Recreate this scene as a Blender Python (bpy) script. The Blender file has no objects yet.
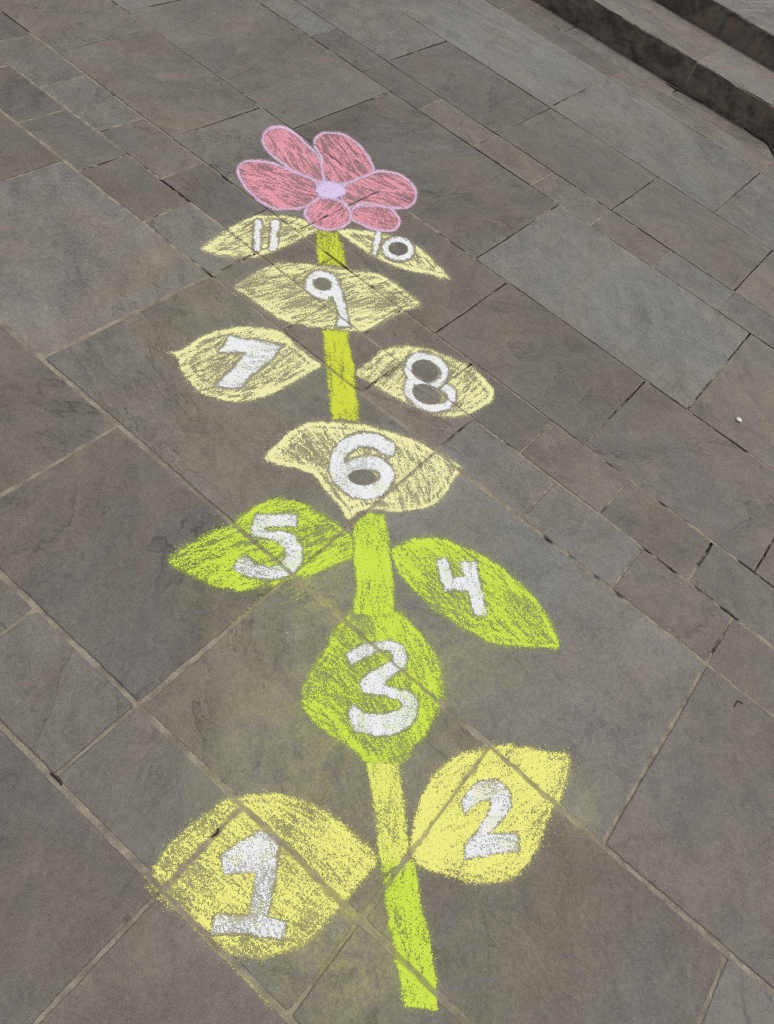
import bpy, math, random
import numpy as np
from mathutils import Vector
random.seed(7)
RNG = np.random.default_rng(11)
sc = bpy.context.scene
COL = sc.collection

# ------------------------------------------------------------------ camera calibration (metres, eye height 1.6)
IW, IH = 774, 1024
F, RX, RY, RZ = 822.78, 0.6433040, -0.2610444, -2.4711232
EYE = 1.6
def rot(rx, ry, rz):
    cx, sx, cy, sy, cz, sz = math.cos(rx), math.sin(rx), math.cos(ry), math.sin(ry), math.cos(rz), math.sin(rz)
    X = np.array([[1,0,0],[0,cx,-sx],[0,sx,cx]]); Y = np.array([[cy,0,sy],[0,1,0],[-sy,0,cy]]); Z = np.array([[cz,-sz,0],[sz,cz,0],[0,0,1]])
    return Z @ Y @ X
RM = rot(RX, RY, RZ)
def ground(px, z=0.0):
    """photo pixel -> point on the level z"""
    P = np.asarray(px, float).reshape(-1, 2)
    d = np.stack([P[:,0]-IW/2, -(P[:,1]-IH/2), -F*np.ones(len(P))], 1) @ RM.T
    t = (EYE - z) / -d[:,2]
    return d[:,:2] * t[:,None]
def to_px(xy):
    Q = np.column_stack([xy, -EYE*np.ones(len(xy))]) @ RM
    return np.column_stack([IW/2 + F*Q[:,0]/-Q[:,2], IH/2 - F*Q[:,1]/-Q[:,2]])

cam_d = bpy.data.cameras.new('camera'); cam = bpy.data.objects.new('camera', cam_d); COL.objects.link(cam)
cam.location = (0, 0, EYE); cam.rotation_euler = (RX, RY, RZ)
cam_d.sensor_width = 36; cam_d.sensor_fit = 'AUTO'; cam_d.lens = F/IH*36
cam_d.clip_start = 0.05; cam_d.clip_end = 500
sc.camera = cam

# ------------------------------------------------------------------ object helpers
def tag(o, label=None, cat=None, group=None, kind=None):
    if label: o['label'] = label
    if cat: o['category'] = cat
    if group: o['group'] = group
    if kind: o['kind'] = kind
    return o
def empty(name, loc):
    o = bpy.data.objects.new(name, None); COL.objects.link(o); o.location = loc; o.empty_display_size = .05
    return o
def mesh_obj(name, verts, faces, mats, parent=None, attrs=None, loc=None, midx=None, smooth=False):
    me = bpy.data.meshes.new(name)
    V = np.asarray(verts, float)
    base = np.zeros(3)
    if loc is not None: base = np.asarray(loc, float)
    elif parent is not None: base = np.array(parent.get('_w', (0,0,0)))
    me.from_pydata((V - base).tolist(), [], [tuple(f) for f in faces])
    for m in (mats if isinstance(mats, (list, tuple)) else [mats]): me.materials.append(m)
    if midx is not None: me.polygons.foreach_set('material_index', midx)
    if smooth: me.polygons.foreach_set('use_smooth', [True]*len(me.polygons))
    for k, (typ, data) in (attrs or {}).items():
        a = me.attributes.new(k, typ, 'POINT')
        if typ == 'FLOAT': a.data.foreach_set('value', np.asarray(data, np.float32).ravel())
        else: a.data.foreach_set('color', np.asarray(data, np.float32).ravel())
    me.update()
    o = bpy.data.objects.new(name, me); COL.objects.link(o)
    if loc is not None: o.location = tuple(base)
    if parent is not None:
        o.parent = parent
        if loc is None: o['_w'] = tuple(base)
    return o

# ------------------------------------------------------------------ node helpers
class NT:
    def __init__(s, name):
        s.m = bpy.data.materials.new(name); s.m.use_nodes = True; s.t = s.m.node_tree
        s.t.nodes.clear(); s.out = s.n('ShaderNodeOutputMaterial')
    def n(s, typ, **kw):
        x = s.t.nodes.new(typ)
        for k, v in kw.items(): setattr(x, k, v)
        return x
    def put(s, sock, v):
        if hasattr(v, 'is_output'): s.t.links.new(v, sock)
        elif v is not None:
            if hasattr(sock.default_value, '__len__') and not hasattr(v, '__len__'): v = [v]*len(sock.default_value)
            if hasattr(v, '__len__') and len(sock.default_value) == 4 and len(v) == 3: v = (*v, 1)
            sock.default_value = v
    def math(s, op, a, b=None, c=None, clamp=False):
        x = s.n('ShaderNodeMath', operation=op, use_clamp=clamp)
        for i, v in enumerate((a, b, c)):
            if v is not None: s.put(x.inputs[i], v)
        return x.outputs[0]
    def vmath(s, op, a, b=None, scale=None):
        x = s.n('ShaderNodeVectorMath', operation=op)
        s.put(x.inputs[0], a)
        if b is not None: s.put(x.inputs[1], b)
        if scale is not None: s.put(x.inputs['Scale'], scale)
        return x.outputs[0]
    def noise(s, vec, scale, detail=2, rough=.5, dist=0.0, color=False):
        x = s.n('ShaderNodeTexNoise'); s.put(x.inputs['Vector'], vec)
        x.inputs['Scale'].default_value = scale; x.inputs['Detail'].default_value = detail
        x.inputs['Roughness'].default_value = rough; x.inputs['Distortion'].default_value = dist
        return x.outputs['Color' if color else 'Fac']
    def mix(s, fac, a, b, blend='MIX'):
        x = s.n('ShaderNodeMix', data_type='RGBA', blend_type=blend)
        s.put(x.inputs[0], fac); s.put(x.inputs[6], a); s.put(x.inputs[7], b)
        return x.outputs[2]
    def ramp(s, v, a, b, lo=0.0, hi=1.0, smooth=True):
        x = s.n('ShaderNodeMapRange', interpolation_type='SMOOTHSTEP' if smooth else 'LINEAR')
        s.put(x.inputs['Value'], v)
        for k, w in zip(('From Min','From Max','To Min','To Max'), (a, b, lo, hi)): s.put(x.inputs[k], w)
        return x.outputs[0]
    def attr(s, name):
        return s.n('ShaderNodeAttribute', attribute_name=name, attribute_type='GEOMETRY')
    def pos(s): return s.n('ShaderNodeNewGeometry').outputs['Position']
    def bump(s, h, strength, dist, nrm=None):
        x = s.n('ShaderNodeBump'); s.put(x.inputs['Height'], h)
        x.inputs['Strength'].default_value = strength; x.inputs['Distance'].default_value = dist
        if nrm is not None: s.put(x.inputs['Normal'], nrm)
        return x.outputs[0]
    def principled(s, col, rough=.8, nrm=None, spec=.35):
        x = s.n('ShaderNodeBsdfPrincipled'); s.put(x.inputs['Base Color'], col); s.put(x.inputs['Roughness'], rough)
        x.inputs['Specular IOR Level'].default_value = spec
        if nrm is not None: s.put(x.inputs['Normal'], nrm)
        return x.outputs[0]
    def finish(s, sh): s.t.links.new(sh, s.out.inputs['Surface']); return s.m

# places where loose chalk dust has been rubbed into the stone: pixel traced, radii in metres, strength
DUST = [((325,585),.17,.10,.42),((345,700),.34,.26,.22),((450,640),.26,.20,.26),((345,950),.20,.16,.40),((230,600),.18,.08,.16),
        ((400,560),.5,.3,.10),((440,870),.5,.35,.12),((290,330),.6,.5,.10),((300,780),.35,.2,.16),((575,800),.12,.10,.2),((330,250),.5,.5,.05)]
PINK = [((330,185),.42,.3,.05)]

def dusted(t, c, pos, amount):
    for lst, colr in ((DUST, (.36, .365, .13)), (PINK, (.35, .22, .22))):
        tot = None
        for (px, ra, rb, w) in lst:
            g = ground([px])[0]
            q = t.vmath('MULTIPLY', t.vmath('SUBTRACT', pos, (g[0], g[1], 0)), (1/ra, 1/ra, 0))
            ln = t.n('ShaderNodeVectorMath', operation='LENGTH'); t.put(ln.inputs[0], q)
            k = t.ramp(ln.outputs['Value'], 1.0, .2, 0, w)
            tot = k if tot is None else t.math('ADD', tot, k)
        sm = t.math('MULTIPLY', t.math('MINIMUM', tot, .55), t.ramp(t.noise(pos, 13, 8, .7, 1.2), .36, .64, .25, 1.15))
        sm = t.math('MULTIPLY', sm, t.ramp(t.noise(pos, 150, 4, .65), .3, .7, .45, 1.3))
        c = t.mix(t.math('MULTIPLY', sm, amount), c, colr)
    return c

def stone_material(name, riser=False, lift=1.0):
    t = NT(name)
    pos = t.pos()
    ca = t.attr('stone_tint').outputs['Color']; sa = t.attr('stone_seed').outputs['Fac']
    p = t.vmath('ADD', pos, t.vmath('SCALE', (3.1, 5.7, 9.3), scale=sa))
    # bedding direction turned a little in every slab
    vr = t.n('ShaderNodeVectorRotate', rotation_type='Z_AXIS'); t.put(vr.inputs['Vector'], p); t.put(vr.inputs['Angle'], t.math('MULTIPLY', sa, 2.3))
    pr = vr.outputs[0]
    pstr = t.vmath('MULTIPLY', pr, (1.0, 1.7, 1.0))
    big = t.noise(pstr, 1.7, 6, .55, .4)
    med = t.noise(pstr, 7.0, 9, .68, .5)
    fine = t.noise(pos, 85, 6, .75)
    grain = t.noise(pos, 330, 3, .7)
    hue = t.noise(pr, 2.6, 5, .6, .8)
    # base tint and its warm and cool drift
    c = t.mix(t.ramp(hue, .42, .66), ca, t.mix(1.0, ca, (1.06, .99, .93), 'MULTIPLY'))
    c = t.mix(t.ramp(hue, .5, .3, 0, .7), c, t.mix(1.0, c, (.97, 1.0, 1.03), 'MULTIPLY'))
    val = t.math('ADD', t.ramp(big, .28, .72, .83, 1.19, False), t.ramp(med, .28, .72, -.15, .15, False))
    val = t.math('ADD', val, t.ramp(fine, .32, .68, -.18, .18, False))
    val = t.math('ADD', val, t.ramp(grain, .3, .7, -.24, .24, False))
    streak = t.noise(t.vmath('MULTIPLY', pr, (1.0, 9.0, 1.0)), 4.5, 8, .66, .35)
    blot = t.noise(pr, 16, 7, .7, .9)
    val = t.math('ADD', val, t.ramp(streak, .3, .7, -.045, .045, False))
    val = t.math('ADD', val, t.ramp(blot, .36, .64, -.12, .12, False))
    # riven edges: thin contour lines of a warped field, present only in patches
    lf = t.noise(t.vmath('ADD', pstr, (7.7, 1.3, 0)), .85, 6, .60, .5)
    fr = t.math('FRACT', t.math('MULTIPLY', lf, 11.0))
    line = t.math('MULTIPLY', t.ramp(fr, .0, .012, 0, 1), t.ramp(fr, .012, .085, 1, 0))
    shade = t.math('MULTIPLY', t.ramp(fr, .0, .02, 0, 1), t.ramp(fr, .02, .7, 1, 0))
    patch = t.ramp(t.noise(pr, 1.5, 3, .5), .44, .58)
    broken = t.ramp(t.noise(pr, 11, 4, .6), .36, .50)
    line = t.math('MULTIPLY', t.math('MULTIPLY', line, patch), broken)
    val = t.math('SUBTRACT', val, t.math('MULTIPLY', line, .28))
    val = t.math('SUBTRACT', val, t.math('MULTIPLY', t.math('MULTIPLY', shade, patch), .12))
    # dark stains and pits
    vo = t.n('ShaderNodeTexVoronoi', feature='F1'); t.put(vo.inputs['Vector'], t.vmath('ADD', p, t.vmath('SCALE', t.noise(pos, 30, 2, .5, 0, True), scale=.03)))
    vo.inputs['Scale'].default_value = 9.0
    sep = t.n('ShaderNodeSeparateColor'); t.put(sep.inputs[0], vo.outputs['Color'])
    pit = t.math('MULTIPLY', t.ramp(vo.outputs['Distance'], .05, .13, 1, 0), t.ramp(sep.outputs[0], .80, .84))
    pit = t.math('MULTIPLY', pit, t.ramp(t.noise(p, 1.1, 2), .5, .6))
    val = t.math('SUBTRACT', val, t.math('MULTIPLY', pit, .35))
    vo2 = t.n('ShaderNodeTexVoronoi', feature='F1'); t.put(vo2.inputs['Vector'], p); vo2.inputs['Scale'].default_value = 38.0
    sp2 = t.n('ShaderNodeSeparateColor'); t.put(sp2.inputs[0], vo2.outputs['Color'])
    speck = t.math('MULTIPLY', t.ramp(vo2.outputs['Distance'], .06, .12, 1, 0), t.ramp(sp2.outputs[1], .93, .95))
    val = t.math('SUBTRACT', val, t.math('MULTIPLY', speck, .30))
    edge = t.attr('edge').outputs['Fac']
    if not riser:
        wear = t.math('MULTIPLY', edge, t.ramp(t.noise(pos, 16, 4, .6), .35, .65))
        c = t.mix(t.math('MULTIPLY', wear, .22), c, (.25, .22, .18))
    val = t.math('MULTIPLY', val, lift)
    c = t.mix(1.0, c, val, 'MULTIPLY')
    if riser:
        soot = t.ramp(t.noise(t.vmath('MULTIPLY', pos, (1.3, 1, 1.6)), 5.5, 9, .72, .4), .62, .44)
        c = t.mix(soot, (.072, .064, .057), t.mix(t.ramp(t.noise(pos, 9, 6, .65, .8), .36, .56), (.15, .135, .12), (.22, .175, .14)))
    else:
        c = dusted(t, c, pos, 1.0)
    h = t.math('ADD', t.math('MULTIPLY', grain, .25), t.math('MULTIPLY', fine, .5))
    nb = t.bump(h, .9, .0022)
    stepf = t.math('ADD', t.math('MULTIPLY', t.math('FLOOR', t.math('MULTIPLY', lf, 11.0)), .35), t.math('MULTIPLY', med, 2.2))
    nb = t.bump(stepf, .7, .0050 if not riser else .012, nb)
    r = t.ramp(med, .3, .7, .50, .72)
    return t.finish(t.principled(c, r, nb, .4))

M_STONE = stone_material('riven_sandstone')
M_TREAD = stone_material('tread_sandstone', lift=1.0)
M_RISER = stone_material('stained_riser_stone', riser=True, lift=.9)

def mortar_material():
    t = NT('sandy_mortar'); pos = t.pos()
    dk = t.attr('dark').outputs['Fac']
    n1 = t.noise(pos, 22, 6, .7); n2 = t.noise(pos, 260, 3, .7)
    c = t.mix(t.ramp(n1, .35, .65), (.185, .164, .132), (.335, .295, .232))
    c = t.mix(t.ramp(n2, .4, .75, 0, .45), c, (.14, .12, .10))
    c = dusted(t, c, pos, 1.5)
    c = t.mix(dk, c, (.030, .027, .024))
    return t.finish(t.principled(c, .9, t.bump(t.math('ADD', n1, n2), .8, .003), .2))
M_MORTAR = mortar_material()

def chalk_material():
    t = NT('rubbed_chalk'); pos = t.pos()
    col = t.attr('pigment').outputs['Color']; cov = t.attr('cover').outputs['Fac']; jt = t.attr('joint').outputs['Fac']
    gr = t.attr('grit').outputs['Fac']
    n1 = t.noise(pos, 235, 3, .66, .7); n2 = t.noise(pos, 560, 2, .6); n3 = t.noise(pos, 26, 4, .6)
    tooth = t.math('ADD', t.math('MULTIPLY', n1, .66), t.math('MULTIPLY', n2, .34))
    tooth = t.ramp(tooth, .34, .66, 0, 1, False)                       # 0..1 how high the stone's grain stands
    tooth = t.math('ADD', tooth, t.math('MULTIPLY', t.math('SUBTRACT', n3, .5), .30))
    a = t.ramp(t.math('SUBTRACT', cov, tooth), -.07, .13, 0, .97)
    film = t.math('MULTIPLY', gr, t.ramp(t.math('ADD', t.math('MULTIPLY', n1, .5), t.math('MULTIPLY', n3, .5)), .38, .62, .5, 1.4))
    a = t.math('MAXIMUM', a, film)
    aj = t.math('MULTIPLY', t.ramp(cov, .3, .9, 0, .30), t.ramp(n3, .3, .7, .5, 1.3))
    a = t.math('ADD', t.math('MULTIPLY', a, t.math('SUBTRACT', 1.0, jt)), t.math('MULTIPLY', aj, jt), clamp=True)
    c = t.mix(t.ramp(n2, .3, .7, 0, .16), col, (.30, .29, .24))
    d = t.principled(c, .95, t.bump(tooth, .35, .0012), .12)
    tr = t.n('ShaderNodeBsdfTransparent'); ms = t.n('ShaderNodeMixShader')
    t.put(ms.inputs[0], a); t.t.links.new(tr.outputs[0], ms.inputs[1]); t.t.links.new(d, ms.inputs[2])
    return t.finish(ms.outputs[0])
M_CHALK = chalk_material()

def plain(name, col, rough=.7, var=.2):
    t = NT(name); n = t.noise(t.pos(), 240, 4, .6)
    c = t.mix(t.ramp(n, .3, .7, 0, var*2), col, tuple(x*.45 for x in col))
    return t.finish(t.principled(c, rough, t.bump(n, .4, .001), .3))

# ------------------------------------------------------------------ paving layout (slab courses run along x)
S = 1.6/1.5
YL = [2.70, 2.10, 1.50, .95, .36, -.275, -.473, -.923, -1.507, -1.700, -1.893, -2.332, -2.939, -3.125, -3.584, -4.192, -4.378, -4.531]
YHW = [.005,.005,.005,.005,.005, .0051,.0055,.0053,.0043,.0036,.0029,.0025,.0021,.0021,.0021,.0022,.0020,.003]   # half widths
YFILL = [.9,.9,.9,.9,.9, .97,.97,.92,.80,.74,.68,.50,.36,.36,.34,.60,.8,.5]                                       # how well pointed
XJ = [
 [1.9,1.1,.3,-.5,-1.3], [1.5,.7,0,-.8], [1.7,.9,.4,-.3], [1.4,.8,.2,-.5],
 [1.4,.8,.181,-.42],
 [1.275,1.0,.726,.449,.180,-.100,-.38,-.655],
 [1.53,.985,.446,-.100,-.668,-1.2],
 [1.85,1.25,.444,-.38,-1.05],
 [2.33,2.06,1.79,1.52,1.25,.98,.70,.446,.170,-.105,-.378,-.65,-.92],
 [2.74,2.46,2.19,1.92,1.65,1.38,1.11,.84,.572,.29,.03,-.243,-.5,-.78],
 [2.9,2.34,1.795,1.257,.715,.18,-.37,-.91],
 [3.05,2.472,1.652,.848,.030,-.75],
 [2.62,2.35,2.075,1.80,1.52,1.248,.98,.71,.435,.165,-.1,-.37],
 [2.9,2.35,1.812,1.25,.709,.170,-.37],
 [2.75,2.07,1.257,.442,-.36],
 [2.4,1.9,1.262,.722,.443,-.1],
 [2.2,1.62,1.02,.50,-.12]]
XMIN, XMAX = -3.2, 5.4
JHW = [.005]*4 + [.0043,.0047,.0045,.0038,.0031,.0026,.0022,.0021,.0022,.0020,.0020,.0024,.0024]
JFILL = [.9]*4 + [.97,.97,.95,.86,.72,.62,.45,.40,.85,.45,.5,.85,.6]
for k in range(len(XJ)):
    xs = sorted([x*S for x in XJ[k]], reverse=True)
    gap = np.mean(np.abs(np.diff(xs)))
    while xs[0] < XMAX: xs.insert(0, xs[0] + gap*random.uniform(.8, 1.2))
    while xs[-1] > XMIN: xs.append(xs[-1] - gap*random.uniform(.8, 1.2))
    XJ[k] = xs
def wob(key, s, amp=.0011):
    """a slab edge's small departure from the straight line"""
    s = np.asarray(s, float); r = np.random.default_rng(int(key) % 100003); o = np.zeros_like(s)
    for fq, a in ((3, .8), (9, .6), (23, .5), (61, .38), (140, .3)):
        o = o + a*np.sin(s*fq*r.uniform(.8, 1.2) + r.uniform(0, 6.28))
    return o*amp
def fillnoise(key, s):
    s = np.asarray(s, float); r = np.random.default_rng(int(key) % 100019); o = np.zeros_like(s)
    for fq, a in ((4, 1.), (11, .8), (27, .6), (70, .45), (170, .3)):
        o = o + a*np.sin(s*fq*r.uniform(.8, 1.2) + r.uniform(0, 6.28))
    return o/1.9
def mortar_depth(key, s, fill):
    """(depth below the slabs, darkness) along a joint"""
    v = fillnoise(key, s) + (fill-.5)*3.6
    gap = np.clip(-v*1.2+.3, 0, 1)
    return .0024 + .0006*fillnoise(key+5, s) + gap*.010, gap

# tints of the slabs that show in the photograph (course, nearest joint pair) -> colour
GREY, BLUE, WARM, MAUVE, DARK, PALE = (.148,.139,.122), (.160,.156,.144), (.146,.132,.113), (.137,.123,.110), (.128,.119,.105), (.162,.153,.137)
TINT = {(4,1):MAUVE,(4,2):WARM,(4,3):MAUVE,
 (7,1):PALE,(7,2):PALE,
}
def slab_tint(x, y):
    known = [((40,230),PALE),((130,350),GREY),((60,420),WARM),((60,500),MAUVE),((60,560),GREY),((60,680),GREY),((20,600),GREY),((30,850),MAUVE),
      ((120,780),GREY),((120,960),MAUVE),((230,680),GREY),((330,640),GREY),((550,680),BLUE),((700,820),MAUVE),((560,930),MAUVE),((740,1000),BLUE),
      ((250,880),GREY),((350,990),GREY),((640,470),MAUVE),((570,370),WARM),((640,290),BLUE),((730,380),GREY),((720,480),MAUVE),((540,360),WARM),
      ((430,320),WARM),((460,200),DARK),((150,80),WARM),((90,30),WARM),((230,60),GREY),((190,185),MAUVE),((140,190),WARM),((110,140),MAUVE),((130,110),GREY),
      ((180,240),BLUE),((100,100),WARM),((60,85),GREY),((620,130),BLUE),((540,60),BLUE),((590,160),GREY),((700,230),GREY),((755,200),BLUE),((690,285),BLUE),
      ((740,310),BLUE),((500,80),DARK),((380,30),BLUE),((450,60),DARK),((430,140),DARK),((500,165),GREY),((410,80),DARK),((330,40),DARK),((545,190),WARM),((620,245),WARM),
      ((490,450),BLUE),((560,470),WARM),((580,530),BLUE),((650,520),WARM),((660,600),GREY),((740,580),GREY),((740,640),MAUVE),((430,400),GREY),((330,380),GREY),((560,235),BLUE),((30,90),MAUVE)]
    return known

def build_paving():
    known = slab_tint(0, 0); kg = ground([k[0] for k in known])
    V, Fc, tint, seed, edge = [], [], [], [], []
    slabs = []
    for k in range(len(XJ)):
        ya, yb = YL[k], YL[k+1]
        for i in range(len(XJ[k])-1):
            xa, xb = XJ[k][i], XJ[k][i+1]
            if xb > XMAX or xa < XMIN: continue
            inside = [j for j in range(len(known)) if xb < kg[j][0] < xa and yb < kg[j][1] < ya]
            base = known[inside[0]][1] if inside else random.choice([GREY, GREY, WARM, MAUVE, BLUE, DARK])
            g = random.uniform(.92, 1.08)
            col = tuple(c*g for c in base)
            z0 = random.uniform(-.0016, .0012); sd = random.uniform(0, 9)
            slabs.append((k, i, z0))
            # outline with wobbling arrises
            sp = .012 if (abs((xa+xb)/2-.6) < 1.6 and ya < .6) else .05
            nx = max(3, int((xa-xb)/sp)); ny = max(3, int((ya-yb)/sp))
            sx = np.linspace(xa, xb, nx, endpoint=False); sy = np.linspace(ya, yb, ny, endpoint=False)
            rx = np.linspace(xb, xa, nx, endpoint=False); ry = np.linspace(yb, ya, ny, endpoint=False)
            rings = []
            for ins, dz, ed in ((0, -.030, 1), (0, -.0034, 1), (.0012, -.0014, 1), (.0034, -.0003, .9), (.009, 0, .35), (.03, 0, 0)):
                T = ya - YHW[k] - ins; B = yb + YHW[k+1] + ins; L = xa - JHW[k] - ins; R = xb + JHW[k] + ins
                # a knocked-off corner: sides start and stop short of it
                e = .0028; tx = np.linspace(0, 1, nx); ty = np.linspace(0, 1, ny)
                X1 = (L-e) + (R-L+2*e)*tx; Y1 = (T-e) + (B-T+2*e)*ty; X2 = X1[::-1]; Y2 = Y1[::-1]
                top = np.column_stack([X1, T + wob(k*31+2, X1)]); rgt = np.column_stack([R + wob(k*97+i*13+5, Y1), Y1])
                bot = np.column_stack([X2, B + wob((k+1)*31+1, X2)]); lft = np.column_stack([L + wob(k*97+(i-1)*13+4, Y2), Y2])
                ring = np.vstack([top, rgt, bot, lft])
                rings.append((ring, dz + z0, ed))
            off = len(V); n = len(rings[0][0])
            for ring, z, ed in rings:
                for q in ring: V.append((q[0], q[1], z)); tint.append((*col, 1)); seed.append(sd); edge.append(ed)
            for a in range(len(rings)-1):
                for j in range(n):
                    j2 = (j+1) % n
                    Fc.append((off+a*n+j, off+(a+1)*n+j, off+(a+1)*n+j2, off+a*n+j2))
            Fc.append(tuple(off+(len(rings)-1)*n + j for j in reversed(range(n))))
    # make every face look up / out
    o = mesh_obj('pavement', V, Fc, M_STONE, attrs={'stone_tint':('FLOAT_COLOR', tint), 'stone_seed':('FLOAT', seed), 'edge':('FLOAT', edge)})
    return o, {(k, i): z for k, i, z in slabs}
pav, SLABZ = build_paving()
import bmesh
bm = bmesh.new(); bm.from_mesh(pav.data); bmesh.ops.recalc_face_normals(bm, faces=bm.faces)
bm.to_mesh(pav.data); bm.free()
tag(pav, kind='structure', label='grey brown sandstone paving slabs laid in staggered courses')

def build_joints():
    V, Fc, D = [], [], []
    def ribbon(P, Q, hw, key, fill, dz):
        L = math.dist(P, Q); n = max(2, int(L/.009)); s = np.linspace(0, L, n)
        ux, uy = (Q[0]-P[0])/L, (Q[1]-P[1])/L
        along = (P[0] + ux*s) if abs(ux) > .5 else (P[1] + uy*s)
        dep, gap = mortar_depth(key, along, fill)
        off = len(V)
        for c in (-1, 0, 1):
            for j in range(n):
                w = (hw + .004)*c
                V.append((P[0]+ux*s[j]-uy*w, P[1]+uy*s[j]+ux*w, -dep[j] - dz - (.0006 if c == 0 else -.0003) + random.uniform(-.0005, .0005)))
                D.append(gap[j])
        for c in range(2):
            for j in range(n-1):
                Fc.append((off+c*n+j, off+c*n+j+1, off+(c+1)*n+j+1, off+(c+1)*n+j))
    for k in range(len(YL)-1):
        ribbon((XMAX, YL[k]), (XMIN, YL[k]), YHW[k], k*31, YFILL[k], 0)
        for i, x in enumerate(XJ[k]):
            if XMIN < x < XMAX: ribbon((x, YL[k]-YHW[k]), (x, YL[k+1]+YHW[k+1]), JHW[k], k*97+i*13, JFILL[k], .0004)
    me = mesh_obj('mortar_joints', V, Fc, M_MORTAR, attrs={'dark':('FLOAT', D)})
    bm = bmesh.new(); bm.from_mesh(me.data)
    for f in bm.faces:
        f.normal_update()
        if f.normal.z < 0: f.normal_flip()
    bm.to_mesh(me.data); bm.free()
    return tag(me, kind='structure', label='sandy mortar and dark gaps between the paving slabs')
build_joints()

def lookup(xy):
    """height of the paved surface and whether a point lies in a joint"""
    x, y = xy[:,0], xy[:,1]
    z = np.zeros(len(x)); jt = np.zeros(len(x))
    for k in range(len(YL)-1):
        m = (y <= YL[k]) & (y > YL[k+1])
        if not m.any(): continue
        xs = XJ[k]
        xm, ym = x[m], y[m]; zz = np.zeros(m.sum()); jj = np.zeros(m.sum())
        for i in range(len(xs)-1):
            q = (xm <= xs[i]) & (xm > xs[i+1])
            if not q.any(): continue
            X, Y = xm[q], ym[q]
            T = YL[k]-YHW[k]+wob(k*31+2, X); B = YL[k+1]+YHW[k+1]+wob((k+1)*31+1, X)
            R = xs[i+1]+JHW[k]+wob(k*97+i*13+5, Y); L = xs[i]-JHW[k]+wob(k*97+(i-1)*13+4, Y)
            d = np.minimum(np.minimum(T-Y, Y-B), np.minimum(L-X, X-R))
            top = SLABZ.get((k, i), 0) + np.interp(d, [0, .0012, .0034, .009], [-.0030, -.0014, -.0003, 0])
            dy1, _ = mortar_depth(k*31, X, YFILL[k]); dy2, _ = mortar_depth((k+1)*31, X, YFILL[k+1])
            dxl, _ = mortar_depth(k*97+i*13, Y, JFILL[k]); dxr, _ = mortar_depth(k*97+(i+1)*13, Y, JFILL[k])
            near = np.argmin(np.stack([T-Y, Y-B, L-X, X-R]), 0)
            mz = -np.choose(near, [dy1, dy2, dxl, dxr])
            zz[q] = np.where(d > 0, top, mz + .0004); jj[q] = np.clip(-d/.0012, 0, 1)
        z[m] = zz; jt[m] = jj
    return z, jt

# wide ground under and around the paving
gs = 60
g = mesh_obj('ground', [(-gs,-gs,-.034),(gs,-gs,-.034),(gs,gs,-.034),(-gs,gs,-.034)], [(0,1,2,3)], M_MORTAR, attrs={'dark':('FLOAT',[.3]*4)})
tag(g, kind='structure', label='compacted sandy bed under the paving')

# ------------------------------------------------------------------ stone steps
def rough_block(x0, x1, y0, y1, z0, z1, key, r=.007):
    """one step block: tread (x0..x1, y0 front .. y1 back), front edge rounded and slightly chipped"""
    n = max(4, int((x1-x0)/.02)); xs = np.linspace(x0, x1, n)
    prof = [(0, z0), (0, z0+(z1-z0)*.33), (0, z0+(z1-z0)*.66), (0, z1-r), (-r*.3, z1-r*.3), (-r, z1), (-.03, z1), (y1-y0, z1), (y1-y0, z0)]
    V, Fc, mi = [], [], []
    for j, x in enumerate(xs):
        for a, (dy, z) in enumerate(prof):
            w = float(wob(key+a*7, x, .0028 if a < 6 else .0004)) if a < 7 else 0
            if a in (1, 2): w += float(wob(key+a*3+1, x, .004))
            V.append((x, y0+dy+(w if a < 6 else 0), z + (float(wob(key+50, x, .0016)) if 3 <= a <= 5 else 0)))
    m = len(prof)
    for j in range(n-1):
        for a in range(m):
            b = (a+1) % m
            Fc.append((j*m+a, (j+1)*m+a, (j+1)*m+b, j*m+b)); mi.append(1 if a < 4 else 0)
    Fc.append(tuple(range(m))); mi.append(1); Fc.append(tuple((n-1)*m+a for a in reversed(range(m)))); mi.append(1)
    return V, Fc, mi
def build_step(parent, y0, y1, z0, z1, cuts, key):
    V, Fc, mi, tint, seed = [], [], [], [], []
    cuts = sorted(cuts)
    for j in range(len(cuts)-1):
        v, f, m = rough_block(cuts[j]+.004, cuts[j+1]-.004, y0, y1, z0, z1, key+j*17)
        o = len(V); V += v; Fc += [tuple(a+o for a in q) for q in f]; mi += m
        c = random.choice([(.172,.156,.142), (.166,.150,.139), (.176,.162,.146)]); tint += [(*c, 1)]*len(v); seed += [random.uniform(0, 9)]*len(v)
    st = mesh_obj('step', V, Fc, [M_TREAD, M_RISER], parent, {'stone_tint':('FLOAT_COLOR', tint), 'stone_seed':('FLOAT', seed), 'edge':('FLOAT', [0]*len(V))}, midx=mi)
    bm = bmesh.new(); bm.from_mesh(st.data); bmesh.ops.recalc_face_normals(bm, faces=bm.faces); bm.to_mesh(st.data); bm.free()
    for c in cuts[1:-1]:
        V, Fc = [], []; o = 0; e = -.0015
        for dx in (-.0068, .0068):
            V += [(c+dx, y0-e, z0), (c+dx, y0-e, z1-.004), (c+dx, y0-.006, z1-.0015), (c+dx, y1, z1-.0015)]
        Fc += [(o, o+1, o+5, o+4), (o+1, o+2, o+6, o+5), (o+2, o+3, o+7, o+6)]
        mesh_obj('step_joint', V, Fc, M_MORTAR, st, {'dark':('FLOAT', [0.]*len(V))})
    return st
steps = empty('stone_steps', (1.0, -4.531, 0)); steps['_w'] = (1.0, -4.531, 0)
tag(steps, 'two broad stone steps with dark stained risers at the edge of the paving', 'steps')
XB = -2.6, 5.0
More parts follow.
